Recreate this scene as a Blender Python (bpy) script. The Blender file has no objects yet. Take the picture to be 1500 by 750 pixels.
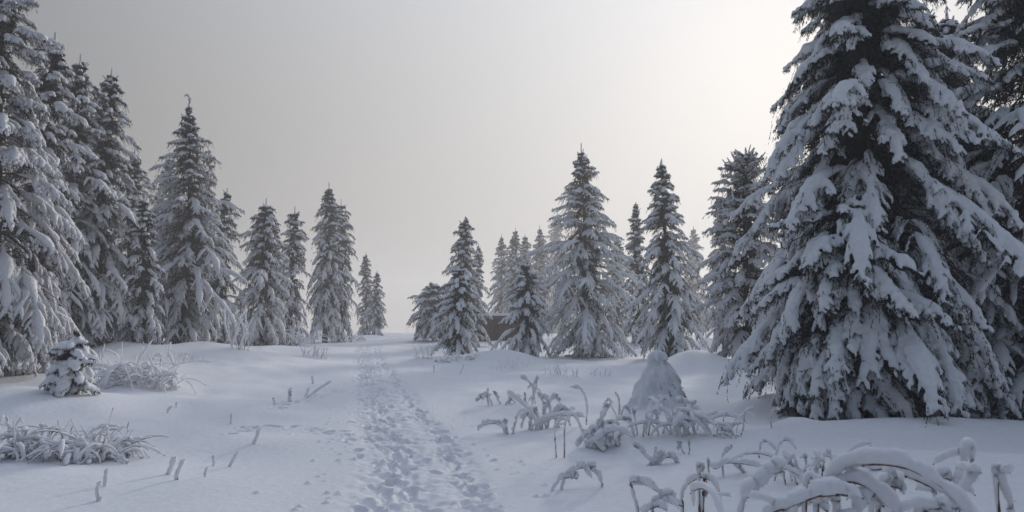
import bpy, math, random
import numpy as np
from math import radians, sin, cos, pi

# ------------------------------------------------------------------ camera, sky, sun, exposure
scene = bpy.context.scene
C = scene.collection
CAM_Z, PITCH = 1.7, radians(5.43)
cam_d = bpy.data.cameras.new('camera')
cam_d.sensor_width, cam_d.lens, cam_d.clip_end, cam_d.clip_start = 36.0, 24.0, 2000, 0.05
cam = bpy.data.objects.new('camera', cam_d); C.objects.link(cam)
cam.location = (0, 0, CAM_Z)
cam.rotation_euler = (radians(90) + PITCH, 0, 0)
cam_d.dof.use_dof = True; cam_d.dof.focus_distance = 22.0; cam_d.dof.aperture_fstop = 4.0
scene.camera = cam

SUN_AZ, SUN_EL = radians(23.0), radians(14.5)      # azimuth to the right of +Y
SUN_DIR = (sin(SUN_AZ)*cos(SUN_EL), cos(SUN_AZ)*cos(SUN_EL), sin(SUN_EL))
world = bpy.data.worlds.new('World'); scene.world = world
world.use_nodes = True
nt = world.node_tree; nd = nt.nodes; lk = nt.links
nd.clear()
out = nd.new('ShaderNodeOutputWorld'); bg = nd.new('ShaderNodeBackground')
bg.inputs['Strength'].default_value = 0.1
lk.new(bg.outputs[0], out.inputs['Surface'])
sky = nd.new('ShaderNodeTexSky'); sky.sky_type = 'NISHITA'; sky.sun_disc = False
sky.sun_elevation = SUN_EL; sky.sun_rotation = SUN_AZ
sky.air_density, sky.dust_density, sky.ozone_density = 1.0, 0.6, 2.0
tc = nd.new('ShaderNodeTexCoord'); sep = nd.new('ShaderNodeSeparateXYZ')
lk.new(tc.outputs['Generated'], sep.inputs[0])
# thin bright fog fills the sky: brightest round the sun and overhead, dull on the far side
def math_node(op, a, b=None, clamp=False):
    n = nd.new('ShaderNodeMath'); n.operation = op; n.use_clamp = clamp
    for i, v in enumerate((a, b)):
        if v is None: continue
        if isinstance(v, (int, float)): n.inputs[i].default_value = v
        else: lk.new(v, n.inputs[i])
    return n.outputs[0]
dot = nd.new('ShaderNodeVectorMath'); dot.operation = 'DOT_PRODUCT'
lk.new(tc.outputs['Generated'], dot.inputs[0]); dot.inputs[1].default_value = SUN_DIR
el = math_node('MAXIMUM', sep.outputs['Z'], 0.0)
c01 = math_node('ADD', math_node('MULTIPLY', dot.outputs['Value'], 0.5), 0.5, True)
FOG_BASE, FOG_FWD, FOG_GLOW, FOG_TOP = 0.35, 5.5, 1.3, 1.5
fog = math_node('ADD', math_node('ADD', FOG_BASE, math_node('MULTIPLY', math_node('POWER', c01, 4.0), FOG_FWD)),
                math_node('ADD', math_node('MULTIPLY', math_node('POWER', c01, 40.0), FOG_GLOW), math_node('MULTIPLY', math_node('POWER', el, 3.0), FOG_TOP)))
fogc = nd.new('ShaderNodeVectorMath'); fogc.operation = 'SCALE'; fogc.inputs[0].default_value = (1.0, 0.962, 0.93)
lk.new(fog, fogc.inputs['Scale'])
skyc = nd.new('ShaderNodeVectorMath'); skyc.operation = 'SCALE'; 
veil = math_node('ADD', math_node('MULTIPLY', math_node('POWER', el, 3.0), 2.6), 0.02)   # the fog hides the clear sky near the horizon
lk.new(veil, skyc.inputs['Scale']); lk.new(sky.outputs[0], skyc.inputs[0])
addc = nd.new('ShaderNodeVectorMath'); addc.operation = 'ADD'
lk.new(fogc.outputs[0], addc.inputs[0]); lk.new(skyc.outputs[0], addc.inputs[1])
lk.new(addc.outputs[0], bg.inputs['Color'])

sun_d = bpy.data.lights.new('sun', 'SUN'); sun_d.energy = 2.0; sun_d.angle = radians(10); sun_d.color = (1.0, 0.93, 0.85)
sun = bpy.data.objects.new('sun', sun_d); C.objects.link(sun)
from mathutils import Vector
sun.rotation_euler = Vector(SUN_DIR).to_track_quat('Z', 'Y').to_euler()
sun.location = (30, 70, 40)

vs = scene.view_settings
vs.view_transform = 'Standard'; vs.look = 'None'; vs.exposure = 0.25; vs.gamma = 1.0; vs.use_curve_mapping = False
HAZE_DENSITY = 0.003
cy = scene.cycles
cy.max_bounces = 8; cy.diffuse_bounces = 4; cy.glossy_bounces = 2; cy.volume_bounces = 1; cy.transparent_max_bounces = 4
cy.use_denoising = True
cy.caustics_reflective = cy.caustics_refractive = False
scene.render.engine = 'CYCLES'

# ------------------------------------------------------------------ helpers
TAU = 2*pi
F = 1000.0
def ray(px, py):
    u, v = (px-750)/F, (375-py)/F
    yy, zz = cos(PITCH) - v*sin(PITCH), sin(PITCH) + v*cos(PITCH)
    return u/yy, zz/yy
def at(px, py, d):
    u, r = ray(px, py)
    return np.array((u*d, d, CAM_Z + r*d))

def norm(a): return a/np.maximum(np.linalg.norm(a, axis=-1, keepdims=True), 1e-9)

def mesh_from(name, verts, faces_list, mats, smooth=True):
    """faces_list: [(faces (n,k) int array, material index)]"""
    me = bpy.data.meshes.new(name)
    verts = np.ascontiguousarray(verts, dtype=np.float32)
    me.vertices.add(len(verts)); me.vertices.foreach_set('co', verts.ravel())
    loops = np.concatenate([f.ravel() for f, _ in faces_list]).astype(np.int32)
    tot = np.concatenate([np.full(len(f), f.shape[1], np.int32) for f, _ in faces_list])
    mi = np.concatenate([np.full(len(f), m, np.int32) for f, m in faces_list])
    start = np.concatenate([[0], np.cumsum(tot)[:-1]]).astype(np.int32)
    me.loops.add(len(loops)); me.loops.foreach_set('vertex_index', loops)
    me.polygons.add(len(tot)); me.polygons.foreach_set('loop_start', start)
    me.polygons.foreach_set('material_index', mi)
    me.polygons.foreach_set('use_smooth', np.full(len(tot), smooth, bool))
    me.update(calc_edges=True); me.validate()
    for m in mats: me.materials.append(m)
    return me

class MB:
    """collects triangles and quads, builds ONE mesh"""
    def __init__(s): s.v = []; s.f = []; s.n = 0
    def add(s, v, f, m=0):
        v = np.asarray(v, float).reshape(-1, 3); s.v.append(v); s.f.append((np.asarray(f)+s.n, m)); s.n += len(v)
    def mesh(s, name, mats, smooth=True): return mesh_from(name, np.concatenate(s.v), s.f, mats, smooth)

def tubes(P, R, sides=6, wx=1.0, wz=1.0, lift=0.0, roll=0.0):
    """P (N,K,3), R (N,K) -> verts, quads; lift raises the ring by lift*R"""
    P = np.asarray(P, float); R = np.asarray(R, float)
    N, K, _ = P.shape
    T = norm(np.gradient(P, axis=1))
    S = np.cross(T, np.array((0, 0, 1.0)))
    bad = np.linalg.norm(S, axis=-1, keepdims=True) < 0.08
    S = norm(np.where(bad, np.cross(T, np.array((0.31, 0.95, 0.0))), S))
    U = np.cross(S, T)
    a = np.linspace(0, TAU, sides, endpoint=False) + roll
    ring = (S[:, :, None]*(np.cos(a)*wx)[None, None, :, None] + U[:, :, None]*(np.sin(a)*wz)[None, None, :, None])
    V = P[:, :, None] + ring*R[:, :, None, None]
    if np.any(lift): V[..., 2] += (R*lift)[:, :, None]
    idx = np.arange(N*K*sides).reshape(N, K, sides)
    nx = np.roll(idx, -1, axis=2)
    q = np.stack([idx[:, :-1], nx[:, :-1], nx[:, 1:], idx[:, 1:]], axis=-1).reshape(-1, 4)
    return V.reshape(-1, 3), q

def along(P, s):
    """sample polylines P (N,K,3) at s (N,M) in 0..1 -> points, tangents (N,M,3)"""
    N, K, _ = P.shape
    t = np.clip(s, 0, 0.9999)*(K-1); i = t.astype(int); f = (t-i)[..., None]
    n = np.arange(N)[:, None]
    a, b = P[n, i], P[n, i+1]
    return a*(1-f)+b*f, norm(b-a)

def blades(rng, P, cnt, length, width, down=0.0, spread=0.9, jitter=0.0):
    """needle sprays along polylines: (N*cnt) slim triangles"""
    N = len(P)
    s = rng.uniform(0.02, 1.0, (N, cnt))
    B, T = along(P, s)
    r = norm(rng.normal(size=B.shape)); r = r - (r*T).sum(-1, keepdims=True)*T
    D = norm(T*0.75 + norm(r)*spread + np.array((0, 0, -down)))
    L = length*rng.uniform(0.6, 1.25, (N, cnt, 1))
    W = norm(np.cross(D, norm(rng.normal(size=B.shape))))*width*0.5
    if jitter: B = B + rng.normal(size=B.shape)*jitter
    V = np.stack([B-W, B+W, B+D*L], axis=2).reshape(-1, 3)
    return V, np.arange(len(V)).reshape(-1, 3)

# 2-D gradient-free value noise, vectorised
_rt = np.random.default_rng(5).random((512, 512))
def vnoise(x, y):
    xi, yi = np.floor(x).astype(int), np.floor(y).astype(int)
    fx, fy = x-xi, y-yi
    fx, fy = fx*fx*(3-2*fx), fy*fy*(3-2*fy)
    g = lambda a, b: _rt[a % 512, b % 512]
    return (g(xi, yi)*(1-fx)+g(xi+1, yi)*fx)*(1-fy) + (g(xi, yi+1)*(1-fx)+g(xi+1, yi+1)*fx)*fy - 0.5

def link(o, parent=None):
    C.objects.link(o)
    if parent is not None: o.parent = parent
    return o
def obj(name, me, parent=None): return link(bpy.data.objects.new(name, me), parent)
def thing(name, label, cat, loc, group=None, rz=0.0):
    o = bpy.data.objects.new(name, None); o.empty_display_size = 0.2
    C.objects.link(o); o.location = loc; o.rotation_euler = (0, 0, rz)
    o['label'] = label; o['category'] = cat
    if group: o['group'] = group
    return o

# ------------------------------------------------------------------ materials
def mat(name):
    m = bpy.data.materials.new(name); m.use_nodes = True
    t = m.node_tree; b = t.nodes['Principled BSDF']
    return m, t, b
def noise_node(t, scale, detail=4, coord='Object'):
    c = t.nodes.new('ShaderNodeTexCoord'); n = t.nodes.new('ShaderNodeTexNoise')
    n.inputs['Scale'].default_value = scale; n.inputs['Detail'].default_value = detail
    t.links.new(c.outputs[coord], n.inputs['Vector']); return n
def ramp(t, src, stops):
    r = t.nodes.new('ShaderNodeValToRGB'); e = r.color_ramp.elements
    e[0].position, e[0].color = stops[0][0], (*stops[0][1], 1)
    e[1].position, e[1].color = stops[-1][0], (*stops[-1][1], 1)
    for p, c in stops[1:-1]:
        k = e.new(p); k.color = (*c, 1)
    t.links.new(src, r.inputs[0]); return r
def bump(t, b, src, strength, dist):
    n = t.nodes.new('ShaderNodeBump'); n.inputs['Strength'].default_value = strength; n.inputs['Distance'].default_value = dist
    t.links.new(src, n.inputs['Height']); t.links.new(n.outputs[0], b.inputs['Normal'])
def snow_mat(name, col, scale, dist, strength=0.6):
    m, t, b = mat(name)
    n = noise_node(t, scale, 5)
    r = ramp(t, n.outputs['Fac'], [(0.3, tuple(c*0.94 for c in col)), (0.7, col)])
    t.links.new(r.outputs[0], b.inputs['Base Color'])
    b.inputs['Roughness'].default_value = 0.75
    b.inputs['Specular IOR Level'].default_value = 0.15
    n2 = noise_node(t, scale*7, 3); ad = t.nodes.new('ShaderNodeMath'); ad.operation = 'MULTIPLY_ADD'; ad.inputs[1].default_value = .35
    t.links.new(n2.outputs['Fac'], ad.inputs[0]); t.links.new(n.outputs['Fac'], ad.inputs[2])
    bump(t, b, ad.outputs[0], strength, dist)
    return m
M_ground = snow_mat('ground_snow', (0.84, 0.85, 0.87), 11, 0.016, 0.6)
M_snow = snow_mat('bough_snow', (0.82, 0.84, 0.87), 22, 0.02, 0.7)
M_rime = snow_mat('rimed_snow', (0.80, 0.80, 0.83), 16, 0.05, 0.9)
M_crust = snow_mat('stem_snow', (0.84, 0.85, 0.88), 45, 0.008, 0.6)
_b = M_crust.node_tree.nodes['Principled BSDF']
_b.inputs['Subsurface Weight'].default_value = 0.6; _b.inputs['Subsurface Scale'].default_value = 0.04; _b.inputs['Subsurface Radius'].default_value = (1, 1, 1)
def needle_mat(name, stops, scale=3.0):
    m, t, b = mat(name)
    n = noise_node(t, scale, 6)
    r = ramp(t, n.outputs['Fac'], stops)
    t.links.new(r.outputs[0], b.inputs['Base Color'])
    b.inputs['Roughness'].default_value = 0.7; b.inputs['Specular IOR Level'].default_value = 0.2
    return m
M_needle = needle_mat('spruce_needles', [(0.30, (0.016, 0.018, 0.016)), (0.6, (0.034, 0.032, 0.029)), (0.78, (0.10, 0.095, 0.095))], 5)
M_needle_rime = needle_mat('rimed_needles', [(0.30, (0.016, 0.013, 0.013)), (0.56, (0.036, 0.030, 0.031)), (0.74, (0.17, 0.155, 0.16))], 4)
def bark_mat(name, a, c):
    m, t, b = mat(name)
    n = noise_node(t, 9, 6)
    mp = t.nodes.new('ShaderNodeMapping'); mp.inputs['Scale'].default_value = (3, 3, 0.5)
    t.links.new(n.inputs['Vector'].links[0].from_socket, mp.inputs[0]); t.links.new(mp.outputs[0], n.inputs['Vector'])
    r = ramp(t, n.outputs['Fac'], [(0.3, a), (0.7, c)])
    t.links.new(r.outputs[0], b.inputs['Base Color']); b.inputs['Roughness'].default_value = 0.9
    bump(t, b, n.outputs['Fac'], 0.8, 0.02)
    return m
M_bark = bark_mat('spruce_bark', (0.05, 0.038, 0.032), (0.13, 0.10, 0.085))
M_stem = bark_mat('bramble_bark', (0.09, 0.045, 0.035), (0.20, 0.10, 0.08))

# ------------------------------------------------------------------ terrain
# ground points: pixel column, pixel row of the ground, distance (m)
CTRL = [(622,750,6.3),(603,650,9.7),(575,600,13.4),(557,560,19.2),(540,530,28),(535,510,36),(570,497,50),(590,492,60),
        (-10,545,15),(60,535,17),(95,520,19),(135,506,20),(185,502,30),(262,508,26),(205,508,23),(325,500,33),(378,513,31),(425,503,38),
        (475,502,42),(495,500,44),(537,493,56),(632,500,46),(672,524,30),(700,497,48),(765,519,30),(858,526,32),(985,528,28),
        (1095,522,22),(1290,612,12),(1190,612,10.8),(1420,612,11.5),(1480,600,12),(97,600,13),(200,560,17),(130,672,8.8),(20,660,9),
        (250,690,8),(330,600,13.5),(420,585,15),(300,540,20),(700,600,13.2),(850,640,10.2),(965,588,14),(1040,545,20),(840,717,7.0),
        (750,540,25),(900,545,22),(1100,640,9.5),(150,740,6.6),(450,740,6.5),(1010,752,5.6),(1300,760,4.6),(1450,720,5.5)]
cp = np.array([at(*c) for c in CTRL])
ext = [(0,0,0),(-4,1,0.1),(4,1,0.15),(-10,5,0.5),(9,4,0.5),(-30,30,1.2),(-30,50,1.2),(35,40,0.9),(28,20,0.8),(0,-10,0),(0,-40,0),(-25,-5,0.5),(25,-5,.5),
       (-20,60,.5),(10,62,.4),(25,60,.6),(14,45,.5),(40,60,.6),(-40,15,1.2)]
cp = np.concatenate([cp, np.array(ext, float)])
_d = np.linalg.norm(cp[:, :2], axis=1)
csig = 0.9 + 0.085*_d
def smooth01(t): t = np.clip(t, 0, 1); return t*t*(3-2*t)
# snow mounds: px, py (foot), distance, radius x, radius y, height
MOUNDS = [(1020,548,21,1.0,1.1,.75),(965,590,13.6,0.9,0.9,.22),(1410,640,9.6,1.4,1.1,.42),(1330,650,9.0,1.1,.9,.2),(1180,640,9.6,.9,.7,.16),
          (740,530,27,1.4,1.2,.5),(845,545,22,1.5,1.2,.4),(30,600,12.2,1.5,1.2,.35),(300,518,24,1.2,1.2,.5),(185,520,22,1.3,1.2,.5),(420,524,29,1.6,1.5,.45),
          (780,555,19,1.0,1.0,.28),(900,640,10.0,1.2,.9,.12),(880,550,20,1.3,1.0,.25),(1340,700,7.0,1.3,.8,.16),(700,518,33,1.6,1.4,.4),(1130,605,12.3,.8,.8,.25),
          (1165,640,9.4,.35,.35,.22),(240,680,8.4,.45,.5,.05),(690,532,27,1.5,1.2,.25),(1215,600,13,1.3,1.3,.3),(985,548,20,1.6,1.2,.25)]
mpos = [(at(px, py, d)[0], d, rx, ry, h) for px, py, d, rx, ry, h in MOUNDS]
def terrain(x, y):
    x = np.asarray(x, float); y = np.asarray(y, float)
    num = np.zeros_like(x); den = np.full_like(x, 1e-12)
    for (a, b, c), s in zip(cp, csig):
        q = ((x-a)**2+(y-b)**2)/(2*s*s)
        w = np.exp(-np.minimum(q, 60)) + 1e-5/(1+q)**2
        num += w*c; den += w
    z = num/den
    r = np.hypot(x, y)
    z = z - 0.0022*np.maximum(y-58, 0)**1.5 - 0.001*np.maximum(r-75, 0)**1.5   # the hill falls away beyond its crest
    for a, b, rx, ry, h in mpos:
        q = np.minimum(((x-a)/rx)**2+((y-b)/ry)**2, 12)
        z = z + 0.62*h*np.exp(-q)
    off = smooth01((np.abs(x-path_x(y)+0.1)-0.7)/1.5)
    z = z + off*(0.20*vnoise(x*0.33+7, y*0.33) + 0.11*vnoise(x*0.8, y*0.8+3) + 0.05*vnoise(x*2.1+9, y*1.6)*smooth01((r-5)/10))
    return z
PATH = [(0,.2),(4.5,-.45),(6.3,-.72),(9.7,-1.38),(13.4,-2.3),(19.2,-3.66),(28.8,-6.0),(36,-7.6),(50,-9.0),(60,-9.6),(90,-10),(400,-10)]
_py, _px = np.array(PATH).T
def path_x(y):
    y = np.asarray(y, float)
    return sum(np.interp(y+o, _py, _px) for o in (-2, -1, 0, 1, 2))/5 + 0.10*np.sin(y*0.9)*np.clip((y-4)/6, 0, 1)*0.5
def ground_z(x, y): return float(terrain(np.array([x]), np.array([y]))[0])

def build_ground():
    rng = np.random.default_rng(11)
    k = np.arange(0, 1400)
    rows = 2.0*1.0039**k; rows = rows[rows < 240]
    back = -np.array([0, .6, 1.4, 2.5, 4, 6, 9, 13, 18, 25, 35, 50, 70, 100])[::-1] + 1.4
    rows = np.concatenate([back, rows])
    fine = np.arange(-3.3, 1.4, 0.028)
    g = np.cumsum(0.028*1.036**np.arange(1, 160)); g = g[g < 240]
    cols = np.concatenate([fine[0]-g[::-1], fine, fine[-1]+g])
    U, Y = np.meshgrid(cols, rows)
    X = U + path_x(Y)
    Z = terrain(X, Y)
    # trodden snow: two lanes of overlapping boot prints
    i0 = len(g); nfine = len(fine)
    def stamp(u, y, ang, ln, wd, dep):
        rad = ln*1.7
        r0, r1 = np.searchsorted(rows, [y-rad, y+rad]); c0, c1 = np.searchsorted(cols, [u-rad, u+rad])
        if r1-r0 < 1 or c1-c0 < 1: return
        du = cols[None, c0:c1]-u; dy = rows[r0:r1, None]-y
        # the path runs oblique: work in world x
        ca, sa = cos(ang), sin(ang)
        p, q = (du*sa+dy*ca)/ln, (du*ca-dy*sa)/wd
        e = np.sqrt(p*p+q*q*(1+0.35*p))
        h = -dep*smooth01((1.12-e)/0.45) + dep*0.30*np.exp(-((e-1.28)/0.22)**2)
        Z[r0:r1, c0:c1] += h
    y = 3.0
    n = 0
    while y < 62:
        slope = math.atan2(float(path_x(y+1)-path_x(y)), 1.0)
        fade = 1.0 if y < 30 else max(0.35, 1-(y-30)/45)
        for lane, sd, m in ((-0.28, 0.19, 2), (0.44, 0.08, 1)):
            for _ in range(m):
                if rng.random() < (0.92 if lane < 0 else 0.72):
                    u = lane+rng.normal()*sd + 0.05*sin(y*.7)
                    stamp(u, y+rng.uniform(-.1, .1), rng.normal()*0.35, rng.uniform(.11, .155), rng.uniform(.048, .068), fade*rng.uniform(.022, .050))
        if rng.random() < .15: stamp(rng.uniform(-.8, .65), y, rng.normal()*.6, .12, .055, fade*.03)
        if rng.random() < .03: stamp(rng.uniform(-1.1, 1.0), y, rng.normal()*.8, .10, .05, fade*.022)
        y += 0.10 if y < 25 else 0.14
    lane_w = np.exp(-((U+0.28)/0.46)**4)+0.7*np.exp(-((U-0.44)/0.22)**4)
    rough = lane_w*(Y > 2)*(Y < 70)
    Z += rough*(0.036*vnoise(X*5.5, Y*4.5)+0.034*vnoise(X*12, Y*10)+0.016*vnoise(X*23+5, Y*19) - 0.03)
    # small clods thrown beside the path
    for _ in range(420):
        yy = rng.uniform(4, 26); u = rng.choice([-1, 1])*abs(rng.normal())*.35 + rng.choice([-.85, .8])
        if -3.2 < u < 1.3: stamp(u, yy, 0, .035, .03, -rng.uniform(.01, .025))
    # animal tracks left of the path: (px, py, d) polyline
    for line, dep in (([(395,607,12.9),(420,596,13.9),(452,583,15.3),(500,574,16.5)], .05), ([(385,630,11.2),(440,628,11.3),(500,640,10.5),(520,648,10.0)], .045),
                      ([(340,640,10.6),(372,628,11.3)], .04)):
        P = np.array([at(*l)[:2] for l in line])
        for a, b in zip(P[:-1], P[1:]):
            L = np.linalg.norm(b-a); t = 0
            while t < L:
                q = a+(b-a)*t/L + rng.normal(size=2)*.10
                stamp(q[0]-float(path_x(q[1])), q[1], rng.normal()*.6+1.2, rng.uniform(.07, .15), rng.uniform(.05, .08), dep*rng.uniform(.5, 1.2))
                t += .15
    V = np.stack([X, Y, Z], -1).reshape(-1, 3)
    nr, nc = X.shape
    idx = np.arange(nr*nc).reshape(nr, nc)
    q = np.stack([idx[:-1, :-1], idx[:-1, 1:], idx[1:, 1:], idx[1:, :-1]], -1).reshape(-1, 4)
    o = obj('snow_ground', mesh_from('snow_ground', V, [(q, 0)], [M_ground])); o['kind'] = 'structure'
build_ground()

# haze: one closed box of even, thin fog round the camera and the whole scene
def build_haze():
    x0, x1, y0, y1, z0, z1 = -260, 260, -110, 250, -14, 16
    v = [(x, y, z) for z in (z0, z1) for y in (y0, y1) for x in (x0, x1)]
    f = np.array([(0,2,3,1),(4,5,7,6),(0,1,5,4),(2,6,7,3),(0,4,6,2),(1,3,7,5)])
    m = bpy.data.materials.new('haze'); m.use_nodes = True; t = m.node_tree; t.nodes.clear()
    o = t.nodes.new('ShaderNodeOutputMaterial'); p = t.nodes.new('ShaderNodeVolumePrincipled')
    p.inputs['Color'].default_value = (0.96, 0.96, 0.97, 1); p.inputs['Density'].default_value = HAZE_DENSITY
    p.inputs['Anisotropy'].default_value = 0.35
    t.links.new(p.outputs[0], o.inputs['Volume'])
    h = obj('haze', mesh_from('haze', np.array(v, float), [(f, 0)], [m], False)); h['kind'] = 'stuff'
build_haze()

# ------------------------------------------------------------------ snow-laden spruces
def remesh(me, voxel, iters=2):
    o = bpy.data.objects.new('tmp', me); C.objects.link(o)
    a = o.modifiers.new('r', 'REMESH'); a.mode = 'VOXEL'; a.voxel_size = voxel; a.use_smooth_shade = True
    tx = bpy.data.textures.new('snow_lumps', 'CLOUDS'); tx.noise_scale = voxel*7; tx.noise_depth = 2
    dm = o.modifiers.new('d', 'DISPLACE'); dm.texture = tx; dm.strength = voxel*2.6; dm.mid_level = .5; dm.texture_coords = 'LOCAL'
    if iters:
        s = o.modifiers.new('s', 'SMOOTH'); s.factor = 0.5; s.iterations = iters
    dg = bpy.context.evaluated_depsgraph_get()
    new = bpy.data.meshes.new_from_object(o.evaluated_get(dg))
    bpy.data.objects.remove(o)
    new.materials.clear()
    for m in me.materials: new.materials.append(m)
    new.polygons.foreach_set('use_smooth', np.full(len(new.polygons), True, bool))
    return new

def spruce_meshes(seed, H, R, whorl=0.34, per=6, base=0.06, p=0.85, droop=60, e0=(-8, 42), snow=1.0, tw=11, third=0,
                  blade=(18, .075, .013), hang=8, fat=1.0, rime=False, lean=0.0, tip=None, voxel=0, irregular=.18, needle_len=1.0,
                  skip_low=0.0, lmin=0.05, lowdroop=0.0, hlen=1.0, inner=1.5, l2k=.34, dnr=(.35, 1.0), cover=.85, upright=0, bare=.28, prof=None, ztop=.955):
    """returns (trunk, crown, snow) meshes with the foot of the trunk at the origin"""
    rng = np.random.default_rng(seed)
    # trunk line, gently crooked, with an optional bent leader
    zt = np.linspace(-0.4, H, 26); t = np.clip(zt/H, 0, 1)
    cxy = np.stack([lean*t**1.6 + .012*H*np.sin(t*5+seed)*t, .012*H*np.sin(t*4.1+seed*2)*t], -1)
    TP = np.concatenate([cxy, zt[:, None]], 1)
    if tip is not None:
        TP = np.concatenate([TP, TP[-1]+np.array(tip)]); t = np.linspace(0, 1, len(TP))
    tr = (0.009+0.0165*H*(1-np.clip(t, 0, 1))**1.1)
    tr[0] *= 1.35
    trunk = MB(); v, q = tubes(TP[None], tr[None], 10); trunk.add(v, q)
    # boughs
    Z, A = [], []
    z = base*H
    while z < H*ztop:
        u = z/H
        n = max(3, int(round(per*(1-0.35*u))))
        a0 = rng.uniform(0, TAU)
        for i in range(n):
            Z.append(z+rng.uniform(-.55, .55)*whorl*(1-.6*u)); A.append(a0+i*TAU/n+rng.normal()*.18)
        z += whorl*(1-0.55*u)*rng.uniform(.75, 1.2)
    Z = np.clip(np.array(Z), 0.03*H, H*(ztop+.01)); A = np.array(A); N = len(Z); u = Z/H
    L = R*1.12*(1-u)**p*(1+irregular*rng.normal(size=N)).clip(.55, 1.5) + lmin
    # clumpy sides: some sectors reach farther than others
    L *= 1+irregular*0.7*np.sin(A*2+u*9+seed)*np.sin(u*14+seed*1.7)
    if prof is not None: L = np.interp(u, prof[0], prof[1])*R*1.12*(1+irregular*rng.normal(size=N)).clip(.6, 1.4)+lmin
    L *= np.minimum(1, (1-u)/.13)**.5
    if skip_low: L *= np.where(u < skip_low, .75, 1)
    K = 11; s = np.linspace(0, 1, K)
    E0 = np.radians(e0[0]+(e0[1]-e0[0])*u**1.3+rng.normal(size=N)*11)
    DR = np.radians((droop+lowdroop*(1-u)**2)*(1-0.5*u)*rng.uniform(.7, 1.25, N))
    E = E0[:, None]-DR[:, None]*(s**0.75)[None]
    AA = A[:, None]+rng.normal(size=(N, 1))*.25*s[None]
    st = np.stack([np.cos(E)*np.cos(AA), np.cos(E)*np.sin(AA), np.sin(E)], -1)*(L/(K-1))[:, None, None]
    cx = np.interp(Z, zt, cxy[:, 0]); cyy = np.interp(Z, zt, cxy[:, 1])
    P = np.stack([cx, cyy, Z], -1)[:, None] + np.concatenate([np.zeros((N, 1, 3)), np.cumsum(st[:, :-1], 1)], 1)
    low = 0.05+0.12*rng.random((N, 1))
    def stop_at_snow(P, low):
        # a bough that would run into the snow ends there
        k = P.shape[1]; below = P[..., 2] < low; first = np.where(below.any(1), np.argmax(below, 1), k)
        frac = np.clip((first-.5)/(k-1), .3, 1.0)
        Q, _ = along(P, np.linspace(0, 1, k)[None]*frac[:, None])
        Q[..., 2] = np.maximum(Q[..., 2], low*.6)
        return Q, frac
    P, fr = stop_at_snow(P, low); L = L*fr
    # secondary twigs, both sides
    M = tw*2
    s2 = np.linspace(.16, .985, M)[None]+rng.normal(size=(N, M))*.02
    B, T = along(P, s2)
    side = np.where(np.arange(M) % 2 == 0, 1, -1)[None, :, None]
    Sv = norm(np.cross(T, np.array((0, 0, 1.0)))); ang = np.radians(rng.uniform(32, 62, (N, M, 1)))
    D = norm(T*np.cos(ang)+Sv*side*np.sin(ang))
    l2 = (L[:, None]*l2k*np.minimum(1, s2/.3)*(1.06-s2)**.7*rng.uniform(.65, 1.3, (N, M)) + .05)
    K2 = 6; q2 = np.linspace(0, 1, K2)
    dn = rng.uniform(dnr[0], dnr[1], (N, M, 1))*(1-.45*u[:, None, None])
    D2 = norm(D[:, :, None]+np.array((0, 0, -1.0))*(dn[:, :, None]*(q2**.8)[None, None, :, None]*1.5))
    P2 = B[:, :, None]+np.concatenate([np.zeros((N, M, 1, 3)), np.cumsum(D2[:, :, :-1], 2)], 2)*(l2/(K2-1))[:, :, None, None]
    P2 = P2.reshape(N*M, K2, 3); l2f = l2.reshape(-1)
    keep = rng.random(N*M) > .06
    shelt = (s2 < bare*rng.uniform(.4, 1.5, (N, 1))*np.minimum(1, .35+2*u[:, None])).reshape(-1)[keep]
    P2, l2f = P2[keep], l2f[keep]
    P2[..., 2] = np.maximum(P2[..., 2], .02)
    P3 = None
    if third:
        m3 = third
        s3 = np.linspace(.25, .95, m3)[None]+rng.normal(size=(len(P2), m3))*.03
        B3, T3 = along(P2, s3)
        sd = np.where(np.arange(m3) % 2 == 0, 1, -1)[None, :, None]
        S3 = norm(np.cross(T3, np.array((0, 0, 1.0)))); D3 = norm(T3*.75+S3*sd*.65+np.array((0, 0, -.25)))
        l3 = l2f[:, None]*.42*(1.1-s3)*rng.uniform(.7, 1.3, s3.shape)+.03
        q3 = np.linspace(0, 1, 4)
        P3 = B3[:, :, None]+D3[:, :, None]*(l3[..., None]*q3)[..., None]
        P3[..., 2] -= (l3[..., None]*.35)*q3**2
        l3f = l3.reshape(-1); P3 = P3.reshape(-1, 4, 3)
        k3 = l3f > .05; P3, l3f = P3[k3], l3f[k3]
    # --- snow
    S = MB(); fx = fat*snow
    rs = np.interp(s, [0, .12, .3, .75, .93, 1], [.25, .6, 1, .9, .55, 0.0])
    rb = (.028+.026*np.sqrt(L))[:, None]*rs[None]*fx*(1+.3*np.sin(s[None]*rng.uniform(9, 18, (N, 1))+rng.uniform(0, 6, (N, 1)))+.16*rng.normal(size=(N, K)))
    cut = (bare*rng.uniform(.3, 1.2, N)*np.minimum(1, .35+2*u))[:, None]
    rb = np.maximum(rb, 0)*np.clip((s[None]-cut)/.12, 0.02, 1); rb[:, -1] = 0; rb[:, 0] = 0
    v, q = tubes(P, rb, 7, 1.25, .8, .55); S.add(v, q)
    r2s = np.interp(q2, [0, .25, .7, 1], [.75, 1, .8, 0.0])
    k = len(P2)
    has = (rng.random(k) < cover) & ~shelt
    r2 = (.018+.034*np.sqrt(l2f))[:, None]*r2s[None]*fx*rng.uniform(.6, 1.3, (k, 1))*(1+.25*rng.normal(size=(k, K2)))
    r2 = np.maximum(r2, .004); r2[:, -1] = 0; r2[:, 0] *= .6
    v, q = tubes(P2[has], r2[has], 6, 1.1, .8, .5); S.add(v, q)
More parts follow.
